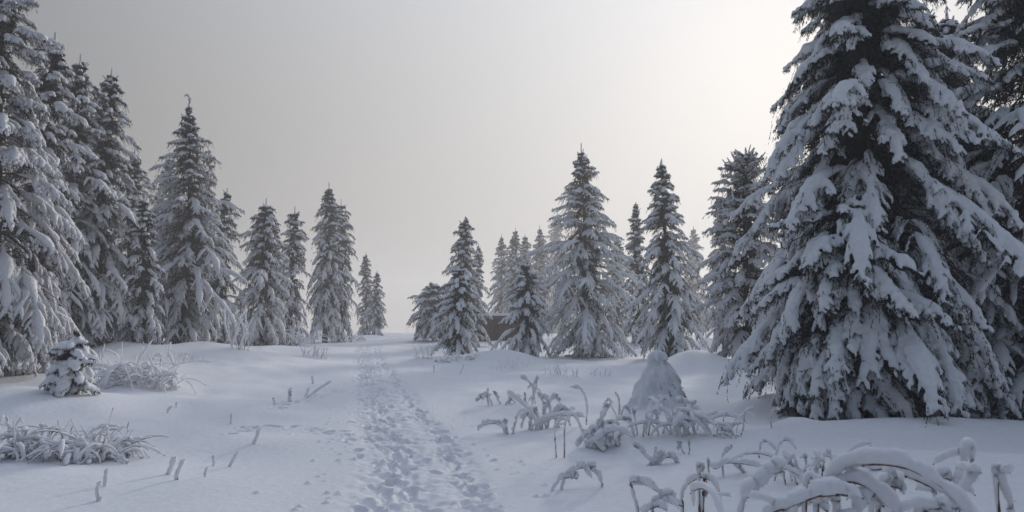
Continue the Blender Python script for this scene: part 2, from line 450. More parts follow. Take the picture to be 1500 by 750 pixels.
    if P3 is not None:
        h3 = (rng.random(len(P3)) < cover) & ~np.repeat(shelt, m3)[k3]
        r3 = (.013+.028*np.sqrt(l3f))[:, None]*np.array([.7, 1, .8, 0])[None]*fx*rng.uniform(.6, 1.3, (len(P3), 1))
        v, q = tubes(P3[h3], r3[h3], 5, 1.1, .8, .45); S.add(v, q)
    # leader snow
    nl = 9; zz = np.linspace(.94, 1.0, nl)*H
    LP = TP[-nl:][None] if tip is not None else np.stack([np.interp(zz, zt, TP[:26, 0]), np.interp(zz, zt, TP[:26, 1]), zz], -1)[None]
    rl = np.linspace(.034, .022, nl)*(.6+.4*fx)*(1+.2*rng.normal(size=nl)).clip(.7, 1.3); rl[-1] *= .4
    if tip is not None: rl = rl*np.array([1.2, 1.4, 1.2, 1.5, 2.1, 1.6, 1.9, 1.5, 1.2])
    v, q = tubes(LP, rl[None], 7); S.add(v, q)
    # stiff upright twigs: a few at the leader, more on a bushy top
    nu = 5+upright
    ib = np.nonzero(u > (.55 if upright else .93))[0]
    if len(ib):
        ib = rng.choice(ib, nu); B = P[ib, rng.integers(4, K, nu)]
        lu = rng.uniform(.10, .26, nu)*(1.6 if upright else 1.0); az = A[ib]
        q7 = np.linspace(0, 1, 7)
        PU = B[:, None]+np.stack([np.cos(az)*.55, np.sin(az)*.55, np.full(nu, .8)], -1)[:, None]*(lu[:, None]*q7[None])[..., None]
        v, q = tubes(PU, np.tile(np.array([.018, .022, .02, .021, .019, .017, 0]), (nu, 1))*fx**.5, 6); S.add(v, q)
    # --- needles
    G = MB(); nb, bl, bw = blade; bl *= needle_len
    v, q = tubes(P, (.006+.010*L)[:, None]*np.linspace(1, .25, K)[None], 4); G.add(v, q, 1)
    v, f = blades(rng, P2, nb, bl, bw, .35); G.add(v, f)
    v, f = blades(rng, P, nb*2, bl, bw, .35); G.add(v, f)
    if P3 is not None:
        v, f = blades(rng, P3, max(4, nb//2), bl, bw, .3); G.add(v, f)
    # pendulous branchlets under each bough
    if hang:
        sh = rng.uniform(.12, .95, (N, hang)); B, T = along(P, sh)
        B = B+rng.normal(size=B.shape).clip(-1, 1)*np.array((1, 1, .3))*(.06*L[:, None, None])
        lh = .03+(.26*L[:, None]**.7*rng.uniform(.35, 1.25, (N, hang)))*hlen
        q3 = np.linspace(0, 1, 4)
        dirn = norm(T*.5+np.array((0, 0, -1.0))+rng.normal(size=B.shape)*.18)
        PH = (B[:, :, None]+dirn[:, :, None]*(lh[..., None]*q3)[..., None]).reshape(-1, 4, 3)
        PH[..., 2] = np.maximum(PH[..., 2], .02)
        v, f = blades(rng, PH, int(nb*1.2), bl*.9, bw, .5, .6); G.add(v, f)
    # short inner boughs, bare of snow, that close the view to the trunk
    if inner:
        ni = int(N*inner); pick = rng.integers(0, N, ni); az = rng.uniform(0, TAU, ni); li = L[pick]*rng.uniform(.3, .62, ni); zi = Z[pick]+rng.normal(size=ni)*.1
        e = np.radians(rng.uniform(-25, 15, ni)); q5 = np.linspace(0, 1, 5)
        ee = e[:, None]-np.radians(45)*q5[None]
        sti = np.stack([np.cos(ee)*np.cos(az)[:, None], np.cos(ee)*np.sin(az)[:, None], np.sin(ee)], -1)*(li/4)[:, None, None]
        PI_ = np.stack([np.interp(zi, zt, cxy[:, 0]), np.interp(zi, zt, cxy[:, 1]), zi], -1)[:, None]+np.concatenate([np.zeros((ni, 1, 3)), np.cumsum(sti[:, :-1], 1)], 1)
        PI_, fi = stop_at_snow(PI_, np.full((ni, 1), .12)); li = li*fi
        v, q = tubes(PI_, (.004+.008*li)[:, None]*np.linspace(1, .3, 5)[None], 3); G.add(v, q, 1)
        nh = 10
        B, T = along(PI_, rng.uniform(.15, 1, (ni, nh)))
        B = B+rng.normal(size=B.shape)*np.array((1, 1, .2))*(.09*li[:, None, None])
        dirn = norm(T*.6+np.array((0, 0, -1.0))+rng.normal(size=B.shape)*.45)
        lh2 = .05+.30*li[:, None]**.7*rng.uniform(.5, 1.2, (ni, nh))
        PH = (B[:, :, None]+dirn[:, :, None]*(lh2[..., None]*np.linspace(0, 1, 4))[..., None]).reshape(-1, 4, 3)
        PH[..., 2] = np.maximum(PH[..., 2], .02)
        v, f = blades(rng, PH, nb, bl, bw, .4, .7); G.add(v, f)
    mn = M_needle_rime if rime else M_needle
    sn = S.mesh('snow_load', [M_rime if rime else M_snow])
    if voxel: sn = remesh(sn, voxel)
    return trunk.mesh('trunk', [M_bark]), G.mesh('crown', [mn, M_bark], False), sn

def place_tree(meshes, px, py, d, label, group, rz=0.0, sc=(1, 1, 1), sink=.05, name='snowy_spruce'):
    p = at(px, py, d)
    o = thing(name, label, 'tree', (p[0], p[1], ground_z(p[0], p[1])-sink), group, rz)
    o.scale = sc
    for nm, me in zip(('trunk', 'crown', 'snow_load'), meshes): obj(nm, me, o)
    return o
def height(py_base, py_top, px, d):
    return at(px, py_top, d)[2]-at(px, py_base, d)[2]

GL, GR, GF = 'rimed spruces on the left of the path', 'snow-laden spruces on the right of the path', 'pale spruces fading into the mist'
exec_trees = True
def tree(seed, px, py, d, top, wpx, label, group, rz=0., sink=.05, name='snowy_spruce', wide=1.19, **k):
    """wpx: crown width in the photograph, read at distance d"""
    g = at(px, py, d); gz = ground_z(g[0], g[1])
    H = at(px, top, d)[2]-gz+sink; R = wpx/F*d/2*wide
    return place_tree(spruce_meshes(seed, H, R, **k), px, py, d, label, group, rz, (1, 1, 1), sink, name)

# ---- left side, near to far
Lk = dict(rime=True, irregular=.30, e0=(-22, 24), hlen=1.3, dnr=(.6, 1.5), l2k=.36, cover=.66, bare=.36)
tree(1, -22, 545, 14.5, -75, 285, 'tall rimed spruce cut by the left edge, its top above the frame', GL, whorl=.42, per=6, tw=10, third=4, blade=(14,.055,.010), droop=72, fat=1.35, **Lk)
tree(2, 42, 530, 18, 44, 150, 'slender rimed spruce with a blunt cross-shaped top beside the edge tree', GL, whorl=.40, per=6, tw=9, blade=(20,.065,.012), droop=78, fat=1.4, p=.6, **Lk)
tree(3, 88, 520, 21, 80, 130, 'rimed spruce with a thin twig leader, third from the left', GL, whorl=.40, per=6, tw=8, blade=(18,.07,.013), droop=78, fat=1.4, p=.6, **Lk)
tree(4, 140, 506, 22, 100, 130, 'tall narrow rimed spruce with a bare spike tip left of the bent-top spruce', GL, whorl=.40, per=6, tw=8, blade=(18,.07,.013), droop=80, fat=1.4, p=.72, **Lk)
tree(5, 182, 502, 32, 210, 110, 'dim rimed spruce behind, between the spike-tipped and bent-top spruces', GL, whorl=.48, per=6, tw=7, blade=(14,.09,.018), droop=74, fat=1.4, **Lk)
tree(6, 266, 508, 26, 153, 180, 'broad rimed spruce whose leader bends over into a hook', GL, whorl=.42, per=7, tw=9, blade=(18,.07,.014), droop=62, fat=1.35, p=.95, wide=1.25,
     ztop=.98, tip=[(.02,0,.08),(.02,0,.17),(.0,0,.26),(-.05,0,.34),(-.14,0,.37),(-.22,0,.30)], **Lk)
tree(7, 204, 508, 22.5, 283, 74, 'thin young spruce with a twig top in front of the broad bent-top spruce', GL, whorl=.28, per=5, tw=7, blade=(14,.07,.013), droop=66, p=.8, fat=1.2, **Lk)
tree(8, 322, 501, 34, 275, 62, 'narrow rimed spruce close behind the right side of the bent-top spruce', GL, whorl=.46, per=6, tw=7, blade=(14,.09,.018), droop=76, fat=1.4, p=.6, **Lk)
tree(9, 380, 513, 31, 290, 104, 'bushy rimed spruce with drooping skirts and a dark hollow at its left foot', GL, whorl=.42, per=7, tw=8, blade=(16,.08,.016), droop=76, fat=1.4, p=.72, **Lk)
tree(10, 425, 503, 38, 302, 58, 'narrow forked-top spruce between the bushy one and the tall pointed one', GL, whorl=.46, per=6, tw=7, blade=(14,.09,.018), droop=76, fat=1.4, p=.6, **Lk)
tree(11, 476, 502, 42, 266, 76, 'tall pointed spruce with a bare lower trunk beside the path', GL, whorl=.46, per=7, tw=7, blade=(14,.10,.020), droop=80, fat=1.4, p=.72, base=.15, **Lk)
tree(12, 497, 500, 45, 291, 50, 'slim spruce touching the right side of the tall bare-trunked one', GL, whorl=.5, per=6, tw=7, blade=(13,.10,.020), droop=80, fat=1.4, p=.55, base=.13, **Lk)
tree(13, 535, 493, 64, 368, 34, 'small pale spruce on the crest, left one of a close pair', GF, whorl=.46, per=6, tw=7, blade=(12,.11,.022), droop=74, fat=1.35, p=.8, **Lk)
tree(14, 551, 492.5, 60, 396, 34, 'lower broad-skirted pale spruce on the crest, right one of a close pair', GF, whorl=.42, per=6, tw=7, blade=(12,.10,.02), droop=70, fat=1.35, p=.85, **Lk)
# ---- right side
Rk = dict(e0=(-20, 22), irregular=.22, cover=.74, bare=.32, dnr=(.55, 1.5), inner=2.2)
tree(20, 634, 500, 45, 414, 66, 'low umbrella-shaped spruce on a bare trunk beside the open gap', GR, whorl=.26, per=9, tw=8, blade=(16,.10,.02), droop=100, p=.5, base=.2, skip_low=.1, rime=True, irregular=.22, e0=(10, 35), fat=1.5, hlen=1.5)
tree(21, 679, 500, 38, 316, 80, 'tall frosted spruce rising behind the small drooping one near the hut', GR, whorl=.44, per=7, tw=8, blade=(14,.09,.018), droop=72, fat=1.6, p=.8, rime=True, **Rk)
tree(22, 699, 497, 52, 356, 32, 'thin dark spruce just left of the hut', GR, whorl=.46, per=6, tw=7, blade=(12,.10,.02), droop=74, p=.8, rime=True, fat=1.3, **Rk)
tree(23, 670, 524, 29, 388, 78, 'drooping snow-covered spruce standing forward, left of the hut', GR, whorl=.32, per=6, tw=8, blade=(18,.07,.014), droop=78, fat=1.35, p=.7, **Rk)
tree(24, 771, 519, 30, 383, 84, 'small rounded spruce right of the hut, left of the big central spruce', GR, whorl=.34, per=6, tw=8, blade=(18,.07,.014), droop=74, fat=1.35, p=.55, **Rk)
tree(25, 858, 526, 32, 210, 162, 'big symmetrical spruce with broad sweeping boughs right of the hut', GR, whorl=.44, per=7, tw=10, blade=(20,.075,.014), droop=48, fat=1.35, p=.98, lowdroop=20, wide=1.42, **Rk)
tree(26, 936, 512, 40, 296, 62, 'slim pointed spruce behind, between the two large conical spruces', GR, whorl=.46, per=6, tw=8, blade=(14,.09,.018), droop=58, fat=1.4, p=.85, **Rk)
tree(27, 985, 528, 28, 231, 122, 'tall conical spruce with snow-clumped skirts left of the bushy-topped one', GR, whorl=.40, per=7, tw=9, blade=(20,.07,.014), droop=62, fat=1.35, p=.85, lean=-.3, **Rk)
tree(28, 1098, 522, 22, 216, 130, 'bushy-topped spruce with many upright twigs beside the giant spruce', GR, whorl=.34, per=8, tw=9, blade=(20,.07,.013), droop=62, fat=1.35, p=.5, rime=True, e0=(-14, 55), upright=70)
tree(29, 1286, 612, 12, -215, 500, 'giant dark spruce with heavy snowy boughs reaching to the ground', GR, whorl=.36, per=8, tw=12, third=6, blade=(20,.055,.011), hang=30, hlen=1.0, inner=4.0, droop=60, lowdroop=14, fat=1.35, voxel=.017, irregular=.17, e0=(-24, 2), l2k=.25, dnr=(.7, 1.8), cover=.72, bare=.42, wide=1.0,
     prof=([0, .12, .28, .42, .6, .74, 1], [.9, .95, .92, .74, .56, .37, .0]))
tree(34, 1246, 620, 11.0, 288, 330, 'lower round-topped spruce with the heaviest snow pads, in front of the giant one', GR, whorl=.30, per=8, tw=11, third=5, blade=(20,.055,.011), hang=24, inner=3.0, droop=72, lowdroop=6, fat=1.35, voxel=.016, irregular=.2, e0=(-18, -2), l2k=.25, dnr=(.7, 1.8), cover=.75, bare=.36, wide=1.0,
     prof=([0, .15, .4, .65, .85, 1], [1.0, 1.0, .86, .72, .52, .25]))
Dk = dict(blade=(22,.065,.012), hang=18, fat=1.35, inner=3.0, e0=(-22, 10), irregular=.22, cover=.66, bare=.4)
tree(30, 1384, 600, 15, -6, 200, 'dark spruce with a crossed twig top close behind the giant one', GR, whorl=.42, per=7, tw=9, droop=60, p=.62, **Dk)
tree(32, 1424, 600, 15.5, 12, 190, 'dark spruce with a blunt knobbly top between the giant one and the right edge', GR, whorl=.42, per=7, tw=9, droop=62, p=.62, **Dk)
tree(31, 1548, 606, 12, -170, 300, 'shaded spruce cut by the right edge of the frame', GR, whorl=.42, per=7, tw=10, droop=58, p=.6, **Dk)
tree(33, 1455, 604, 13, 150, 230, 'low wide-skirted dark spruce filling the gap by the right edge', GR, whorl=.36, per=8, tw=10, droop=62, p=.55, **Dk)
# ---- far pale ones
far = spruce_meshes(50, 9, 1.9, whorl=.42, per=6, tw=8, blade=(14,.10,.02), droop=72, fat=1.35, p=.75, rime=True, e0=(-18, 24))
far2 = spruce_meshes(51, 9, 2.2, whorl=.42, per=6, tw=8, blade=(14,.10,.02), droop=66, fat=1.35, p=.9, rime=True, e0=(-18, 24))
def fartree(me, px, py, d, top, w, label, rz):
    g = at(px, py, d); gz = ground_z(g[0], g[1]); H = at(px, top, d)[2]-gz
    ro = 1.9 if me is far else 2.2
    place_tree(me, px, py, d, label, GF, rz, (w/F*d/2/ro*1.3, w/F*d/2/ro*1.3, H/9.0))
fartree(far2, 735, 498, 80, 342, 52, 'pale misty spruce directly behind the hut roof', .5)
fartree(far, 754, 500, 66, 333, 48, 'misty spruce, left peak of a twin above the small rounded spruce', 1.9)
fartree(far, 769, 500, 72, 341, 48, 'misty spruce, right peak of a twin above the small rounded spruce', 4.2)
fartree(far2, 790, 500, 78, 329, 58, 'misty spruce touching the left flank of the big symmetrical spruce', 3.1)
fartree(far, 816, 500, 125, 308, 50, 'faintest spruce, almost lost in mist above the left flank of the big spruce', 2.5)
fartree(far2, 1019, 510, 95, 330, 60, 'pale spruce tip in the mist left of the bushy-topped spruce', 1.2)
fartree(far, 399, 502, 60, 325, 40, 'pale spruce top showing just behind the bushy rimed spruce', .3)
fartree(far2, 291, 502, 48, 209, 64, 'pale spruce with a thin top behind the right side of the hooked leader', 2.2)
fartree(far, 236, 502, 50, 222, 70, 'pale spruce top behind the left side of the hooked leader', 5.1)
fartree(far, 125, 505, 30, 131, 70, 'blunt-topped spruce tucked behind the left side of the spike-tipped spruce', 4.0)
fartree(far2, 905, 512, 60, 345, 70, 'dim spruce behind the right flank of the big symmetrical spruce', .9)
fartree(far, 1062, 512, 48, 290, 60, 'dim spruce filling the gap left of the bushy-topped spruce', 3.6)

# ------------------------------------------------------------------ hut
def ground_hit(px, py, dmin=2.0, dmax=70.0):
    """where the sight line through a pixel meets the snow"""
    d = np.geomspace(dmin, dmax, 900); u, r = ray(px, py)
    z = CAM_Z+r*d; g = terrain(u*d, d)
    k = np.nonzero(z <= g)[0]
    k = k[0] if len(k) else len(d)-1
    return np.array((u*d[k], d[k], g[k]))

def box(mb, c, sz, m=0):
    x, y, z = np.array(sz)/2
    v = np.array([(a*x, b*y, e*z) for e in (-1, 1) for b in (-1, 1) for a in (-1, 1)])+np.array(c)
    mb.add(v, np.array([(0,2,3,1),(4,5,7,6),(0,1,5,4),(2,6,7,3),(0,4,6,2),(1,3,7,5)]), m)
def build_hut():
    m, t, b = mat('weathered_boards')
    n = noise_node(t, 6, 5); mp = t.nodes.new('ShaderNodeMapping'); mp.inputs['Scale'].default_value = (6, 6, .6)
    t.links.new(n.inputs['Vector'].links[0].from_socket, mp.inputs[0]); t.links.new(mp.outputs[0], n.inputs['Vector'])
    r = ramp(t, n.outputs['Fac'], [(.3, (.05, .024, .016)), (.7, (.11, .054, .038))]); t.links.new(r.outputs[0], b.inputs['Base Color'])
    b.inputs['Roughness'].default_value = .85
    p = at(698, 495, 45); x0, y0 = p[0], 45.0
    W, D, Hh = 3.0, 2.4, 1.75
    z = ground_z(x0+.8, y0)
    o = thing('wooden_hut', 'low dark brown board hut with a snow-edged flat roof between spruces', 'hut', (x0+W/2, y0+D/2, z-.15), None, radians(-6))
    rng = random.Random(4)
    wall = MB(); nx = 18
    for sgn, ln, horiz in ((-1, W, True), (1, W, True), (-1, D, False), (1, D, False)):
        k = int(ln/.166); w = ln/k
        for i in range(k):
            c = -ln/2+w*(i+.5); th = .03+rng.uniform(0, .012)
            if horiz: box(wall, (c, sgn*(D/2-.02), Hh/2), (w-.008, th, Hh))
            else: box(wall, (sgn*(W/2-.02), c*(1-.08/ln*2), Hh/2), (th, (w-.008)*(1-.08/ln*2), Hh))
    obj('wall', wall.mesh('wall', [m], False), o)
    for sx in (-1, 1):
        for sy in (-1, 1):
            q = MB(); box(q, (sx*(W/2+.02), sy*(D/2+.02), Hh/2), (.1, .1, Hh+.02)); obj('corner_post', q.mesh('corner_post', [m], False), o)
    q = MB(); box(q, (0, 0, Hh+.065), (W+.36, D+.36, .09)); rf = obj('roof', q.mesh('roof', [m], False), o)
    g = 40; xs = np.linspace(-1, 1, g); X, Y = np.meshgrid(xs*(W/2+.2), xs*(D/2+.2))
    e = np.minimum(1-np.abs(X)/(W/2+.201), 1-np.abs(Y)/(D/2+.201))
    Z = Hh+.115+.15*np.clip(e/.10, 0, 1)**.5+.05*vnoise(X*2+3, Y*2)
    V = np.concatenate([np.stack([X, Y, Z], -1).reshape(-1, 3), np.stack([X, Y, np.full_like(X, Hh+.113)], -1).reshape(-1, 3)])
    idx = np.arange(g*g).reshape(g, g); f = np.stack([idx[:-1, :-1], idx[:-1, 1:], idx[1:, 1:], idx[1:, :-1]], -1).reshape(-1, 4)
    rim = np.concatenate([idx[0, :], idx[1:, -1], idx[-1, -2::-1], idx[-2:0:-1, 0]]); rn = np.roll(rim, -1)
    s_ = MB(); s_.add(V, np.concatenate([f, f[:, ::-1]+g*g, np.stack([rim+g*g, rn+g*g, rn, rim], -1)])); obj('snow_cover', s_.mesh('snow_cover', [M_snow]), rf)
    q = MB(); box(q, (-.55, -D/2-.035, .86), (.72, .03, 1.6)); dr = obj('door', q.mesh('door', [m], False), o)
    q = MB(); box(q, (-.28, -D/2-.07, .85), (.03, .04, .12)); obj('handle', q.mesh('handle', [M_bark], False), dr)
build_hut()

# ------------------------------------------------------------------ snow-crusted stems, brambles, weeds
def spline(P, n):
    """Catmull-Rom through the points, n samples"""
    P = np.asarray(P, float)
    if len(P) < 3: return P[0]+(P[-1]-P[0])*np.linspace(0, 1, n)[:, None]
    Q = np.concatenate([[2*P[0]-P[1]], P, [2*P[-1]-P[-2]]])
    t = np.linspace(0, len(P)-1-1e-6, n); i = t.astype(int); f = (t-i)[:, None]
    a, b, c, d = Q[i], Q[i+1], Q[i+2], Q[i+3]
    return .5*((2*b)+(-a+c)*f+(2*a-5*b+4*c-d)*f*f+(-a+3*b-3*c+d)*f**3)
def crust_radius(P, r, rng, vert=.45, taper=True):
    """thick snow where the stem lies flat, a thin rime where it stands"""
    T = norm(np.gradient(P, axis=0)); flat = np.sqrt(T[:, 0]**2+T[:, 1]**2)
    k = len(P); x = np.linspace(0, 1, k)
    rr = r*(vert+(1-vert)*flat)
    ph = rng.uniform(0, 6, 3)
    rr = rr*(1+.11*np.sin(x*11+ph[0])+.09*np.sin(x*23+ph[1])+.07*np.sin(x*41+ph[2])+.05*rng.normal(size=k))
    if taper: rr *= np.interp(x, [0, .06, .9, .97, 1], [.35, .8, 1, .75, 0])
    return np.maximum(rr, 0)
def add_stem(parent, P, r_wood, r_snow, rng, origin, sides=9, twigs=0, vert=.45, has=(0.0, 1.0), lift=.95):
    """one stem (brown wood) with its crust of snow as a sub-part; P in world coordinates"""
    P = P-origin; k = len(P)
    m = MB(); v, q = tubes(P[None], (r_wood*np.linspace(1, .5, k)*(1+.15*rng.normal(size=k)).clip(.6, 1.4))[None], 6); m.add(v, q)
    c = MB()
    a, b = int(has[0]*(k-1)), int(has[1]*(k-1))+1
    PS = P[a:b]; rs = crust_radius(PS, r_snow, rng, vert)
    if len(PS) > 30:
        x = np.linspace(0, 1, len(PS))
        for _ in range(2): rs = rs*(1-.5*np.exp(-((x-rng.uniform(.1, .95))/rng.uniform(.02, .05))**2))
    T = norm(np.gradient(PS, axis=0)); flat = np.sqrt(T[:, 0]**2+T[:, 1]**2)
    off = PS.copy(); off[:, 2] += rs*lift*flat
    off[:, 0] -= rs*.55*(1-flat)                                   # rime sits on the windward side of upright wood
    v, q = tubes(off[None], rs[None], sides, 1.0, .92); c.add(v, q)
    if origin[1] < 14:
        # fringe of rime along the underside, and a bare gap where the crust has dropped off
        nf = int(150 if origin[1] < 6 else 60)
        v, f = blades(rng, PS[None], nf, .010+.35*r_snow, .003+.05*r_snow, .5, 1.4); c.add(v, f)
    for _ in range(twigs):
        i = rng.integers(int(k*.3), k-1); az = rng.uniform(0, TAU); L = rng.uniform(.05, .14)*(1+r_snow*8)
        q5 = np.linspace(0, 1, 7)[:, None]
        W = P[i]+np.array((cos(az), sin(az), rng.uniform(-.3, .8)))*L*q5; W[:, 2] -= (L*.5)*q5[:, 0]**2
        v, q = tubes(W[None], np.linspace(r_wood*.6, r_wood*.3, 7)[None], 5); m.add(v, q)
        W2 = W.copy(); rr = crust_radius(W2, r_snow*.6, rng); W2[:, 2] += rr*.5
        v, q = tubes(W2[None], rr[None], 7); c.add(v, q)
    st = obj('stem', m.mesh('stem', [M_stem]), parent)
    obj('snow_crust', c.mesh('snow_crust', [M_crust]), st)

def traced_plant(name, label, cat, group, foot, arcs, r_px, depth=None, seed=1, fill=0, wood=.008, twigs=1, vert=.30, spread=.12, fill_h=None, dvar=.18):
    """foot: pixel where the plant leaves the snow; arcs: stems as pixel polylines read at the plant's own distance, each
    turned a little in depth so that the plant is round"""
    rng = np.random.default_rng(seed)
    if depth is None: o3 = ground_hit(*foot)
    else: o3 = at(foot[0], foot[1], depth); o3[2] = ground_z(o3[0], o3[1])
    d = o3[1]
    o = thing(name, label, cat, o3, group)
    r = r_px/F*d/2*.9
    for arc in arcs:
        yaw = rng.normal()*dvar
        pts = np.array([at(px, py, d) for px, py in arc])
        x0 = pts[0, 0]
        pts[:, 1] += (pts[:, 0]-x0)*yaw + rng.normal()*dvar*.2
        if depth is None or True:
            g = ground_z(pts[0, 0], pts[0, 1])
            if arc[0][1] > 0 and pts[0, 2] < g+.10*d/7: pts[0, 2] = g-.04
            elif pts[0, 2] > g+.02:
                pts = np.concatenate([[[pts[0, 0]+rng.normal()*.03, pts[0, 1], g-.04]], pts])
        P = spline(pts, 44); P[1:] += np.cumsum(rng.normal(size=(43, 3))*.0011, 0)*d/5
        add_stem(o, P, wood, r*rng.uniform(.85, 1.15), rng, o3, 9, twigs, vert)
    fh = fill_h if fill_h else .4
    for _ in range(fill):
        add_stem(o, random_arc(rng, o3, fh*rng.uniform(.5, 1.1), spread), wood*.8, r*rng.uniform(.6, .95), rng, o3, 8, twigs, vert)
    return o
def random_arc(rng, o3, h, spread, e_end=None, n=20):
    az = rng.uniform(0, TAU); rad = spread*math.sqrt(rng.random())
    b = np.array((o3[0]+rad*cos(az*1.7), o3[1]+rad*sin(az*1.7), 0)); b[2] = ground_z(b[0], b[1])-.03
    e = np.linspace(rng.uniform(1.1, 1.5), rng.uniform(-1.3, .1) if e_end is None else e_end, n)
    st = np.stack([np.cos(e)*cos(az), np.cos(e)*sin(az), np.sin(e)], -1)*h*1.9/n
    w = np.cumsum(rng.normal(size=(n, 3))*.10, 0); st = st+w*np.linalg.norm(st[0])*.6
    P = b+np.cumsum(st, 0)
    g = terrain(P[:, 0], P[:, 1]); P[1:, 2] = np.maximum(P[1:, 2], g[1:]+.005)
    return P

GS = 'stubby snow-coated stalks in the open snow left of the path'
STALKS = [  # foot, top, thickness px, label
 ((245,695),(260,668),9,'thick leaning snow-coated stalk, left one of a parallel pair'),
 ((258,703),(272,672),8,'thick leaning snow-coated stalk, right one of a parallel pair'),
 ((311,683),(311,667),4.5,'thin upright stalk between the parallel leaning pair and the lone leaning stalk'),
 ((301,699),(301,685),5,'short upright stalk with a shadow, just right of the parallel pair'),
 ((333,684),(347,663),6,'single rod-like stalk leaning right in smooth snow'),
 ((369,651),(381,628),7,'dark leaning stalk rising from a snow ridge beside animal tracks'),
 ((153,713),(154,688),7,'upright snow-coated stalk behind the reddish one near the bottom left corner'),
 ((146,734),(145,706),7,'reddish upright stalk nearest the bottom left corner'),
 ((137,739),(138,732),7,'tiny stub at the foot of the reddish stalk'),
 ((338,622),(338,606),4,'thin upright stalk alone in the middle of the smooth left snowfield'),
 ((404,593),(400,582),3.5,'small bent stalk left of the fat feathery stalk'),
 ((426,589),(427,568),7,'fat feathery rime-coated stalk beside the fallen stick'),
 ((459,562),(459,550),4.5,'short dark stalk above the fallen stick'),
 ((446,581),(452,568),4.5,'short leaning stalk at the foot of the fallen stick'),
 ((445,583),(486,558),5,'long snow-covered stick slanting up out of the snow'),
 ((246,605),(250,595),5,'small dark forked stub in front of the frosted thicket'),
 ((258,597),(260,589),3,'very small twig beside the dark forked stub'),
 ((636,546),(636,535),2.6,'thin twig standing right of the path, the left one of two'),
 ((673,548),(680,534),2.8,'thin leaning twig right of the path, the right one of two'),
]
for i, (f, t_, th, lb) in enumerate(STALKS):
    rng = np.random.default_rng(100+i); g = ground_hit(*f); d = g[1]
    o = thing('snowy_stalk', lb, 'stalk', g, GS)
    top = at(t_[0], t_[1], d); top[1] += rng.normal()*.04
    a = g+np.array((0, 0, -.05)); mid = (a+top)/2+rng.normal(size=3)*.008
    add_stem(o, spline([a, mid, top], 16), max(.006, th*.20/F*d), th/F*d*.5, rng, g, 9, 0, .85, (.12, 1.0), .3)

GB = 'arching snow-crusted bramble plants right of the path'
def bramble(label, foot, arcs, r, **k): return traced_plant('snowy_bramble', label, 'bramble', GB, foot, arcs, r, **k)
bramble('low sprawling snow-crusted spray nearest the path, at the back of the bramble patch', (725,594), [[(722,594),(715,580),(706,583),(700,588)],[(715,594),(718,568)],[(740,592),(750,582),(763,584)],[(745,594),(752,573)],[(735,594),(728,582),(722,576)]], 8, seed=1)
bramble('forked upright twig with a T-shaped snowy top', (775,597), [[(778,597),(783,572),(786,550)],[(783,572),(775,560),(763,555)],[(783,568),(790,556)],[(770,597),(772,575)]], 8, seed=2)
bramble('tall bare stem curving over to the left behind the brambles', (858,622), [[(858,622),(860,598),(855,578),(848,569),(838,568)]], 7, seed=3, vert=.6)
bramble('dense clump of snow arches with two bare red stems below', (797,628), [[(794,628),(797,604),(796,585),(788,577)],[(803,620),(806,600),(799,580)],[(782,625),(775,608),(766,612),(762,628)],[(795,622),(786,604),(779,615),(777,633)],[(812,620),(820,606),(832,610),(836,625)],[(815,606),(826,598),(836,606)],[(800,600),(812,586),(822,590)]], 12, seed=4, fill=9, spread=.3)
bramble('tall hooked arch standing in front of the dense clump', (826,670), [[(826,671),(827,645),(829,620),(838,608),(848,616),(856,634),(859,646)],[(812,636),(818,618),(826,610)]], 10, seed=5)
bramble('flat arch reaching left toward the path with two upright twigs', (742,636), [[(741,636),(736,626),(722,621),(710,623),(701,631)],[(744,638),(742,618)],[(750,632),(757,612)]], 9, seed=6)
bramble('lumpy snow-buried clump in the middle of the bramble patch', (882,655), [[(880,655),(880,625),(888,603),(893,600)],[(884,655),(872,632),(856,638),(846,650)],[(890,656),(900,640),(908,645),(906,660)],[(885,650),(893,628),(905,632)],[(878,650),(868,640),(864,655)],[(890,640),(882,622),(873,628)]], 16, seed=7, fill=9, spread=.25)
bramble('slender upright twig with a thin bare tip behind the lumpy clump', (906,608), [[(906,608),(907,590),(902,572)],[(905,608),(893,586),(884,590)],[(907,604),(916,596),(924,606)]], 7, seed=8, vert=.4)
bramble('pair of loop-shaped arches right of the lumpy clump', (956,638), [[(950,638),(955,610),(966,588),(977,584),(984,600),(985,625)],[(940,630),(945,612),(958,600),(966,612)],[(965,640),(962,615),(974,600)],[(930,636),(925,618),(914,614)],[(935,640),(932,612),(930,600)]], 9, seed=9, fill=9, spread=.25)
bramble('low tangle of arches on the right end of the main bramble patch', (1010,636), [[(1003,636),(1002,608),(1006,590),(994,586)],[(1008,632),(1014,600),(1020,590)],[(990,630),(1000,620),(1020,616),(1036,630)],[(1020,638),(1018,622),(1030,612),(1045,622)],[(1012,640),(996,622),(985,634)]], 10, seed=10, fill=9, spread=.3)
bramble('small sprig of crossed bare red twigs below the giant spruce', (1075,640), [[(1065,640),(1075,625),(1087,619)],[(1080,648),(1072,634),(1060,632)],[(1060,622),(1064,606)],[(1086,640),(1092,622),(1093,608)],[(1088,648),(1078,640),(1070,646)]], 6, seed=11, fill=6, spread=.25, fill_h=.25)
bramble('low branching snow mound with finger-like ends in the centre foreground', (962,680), [[(965,684),(950,672),(940,660),(931,656)],[(955,684),(960,672),(962,652)],[(960,684),(975,670),(988,674),(996,686)],[(950,684),(956,676),(970,668)]], 13, seed=12, twigs=0)
bramble('little stubby twig with a dark stem right of the lumpy clump', (1006,664), [[(1006,664),(1007,650),(1005,640)],[(1004,662),(996,652),(994,660)]], 9, seed=13, twigs=0)
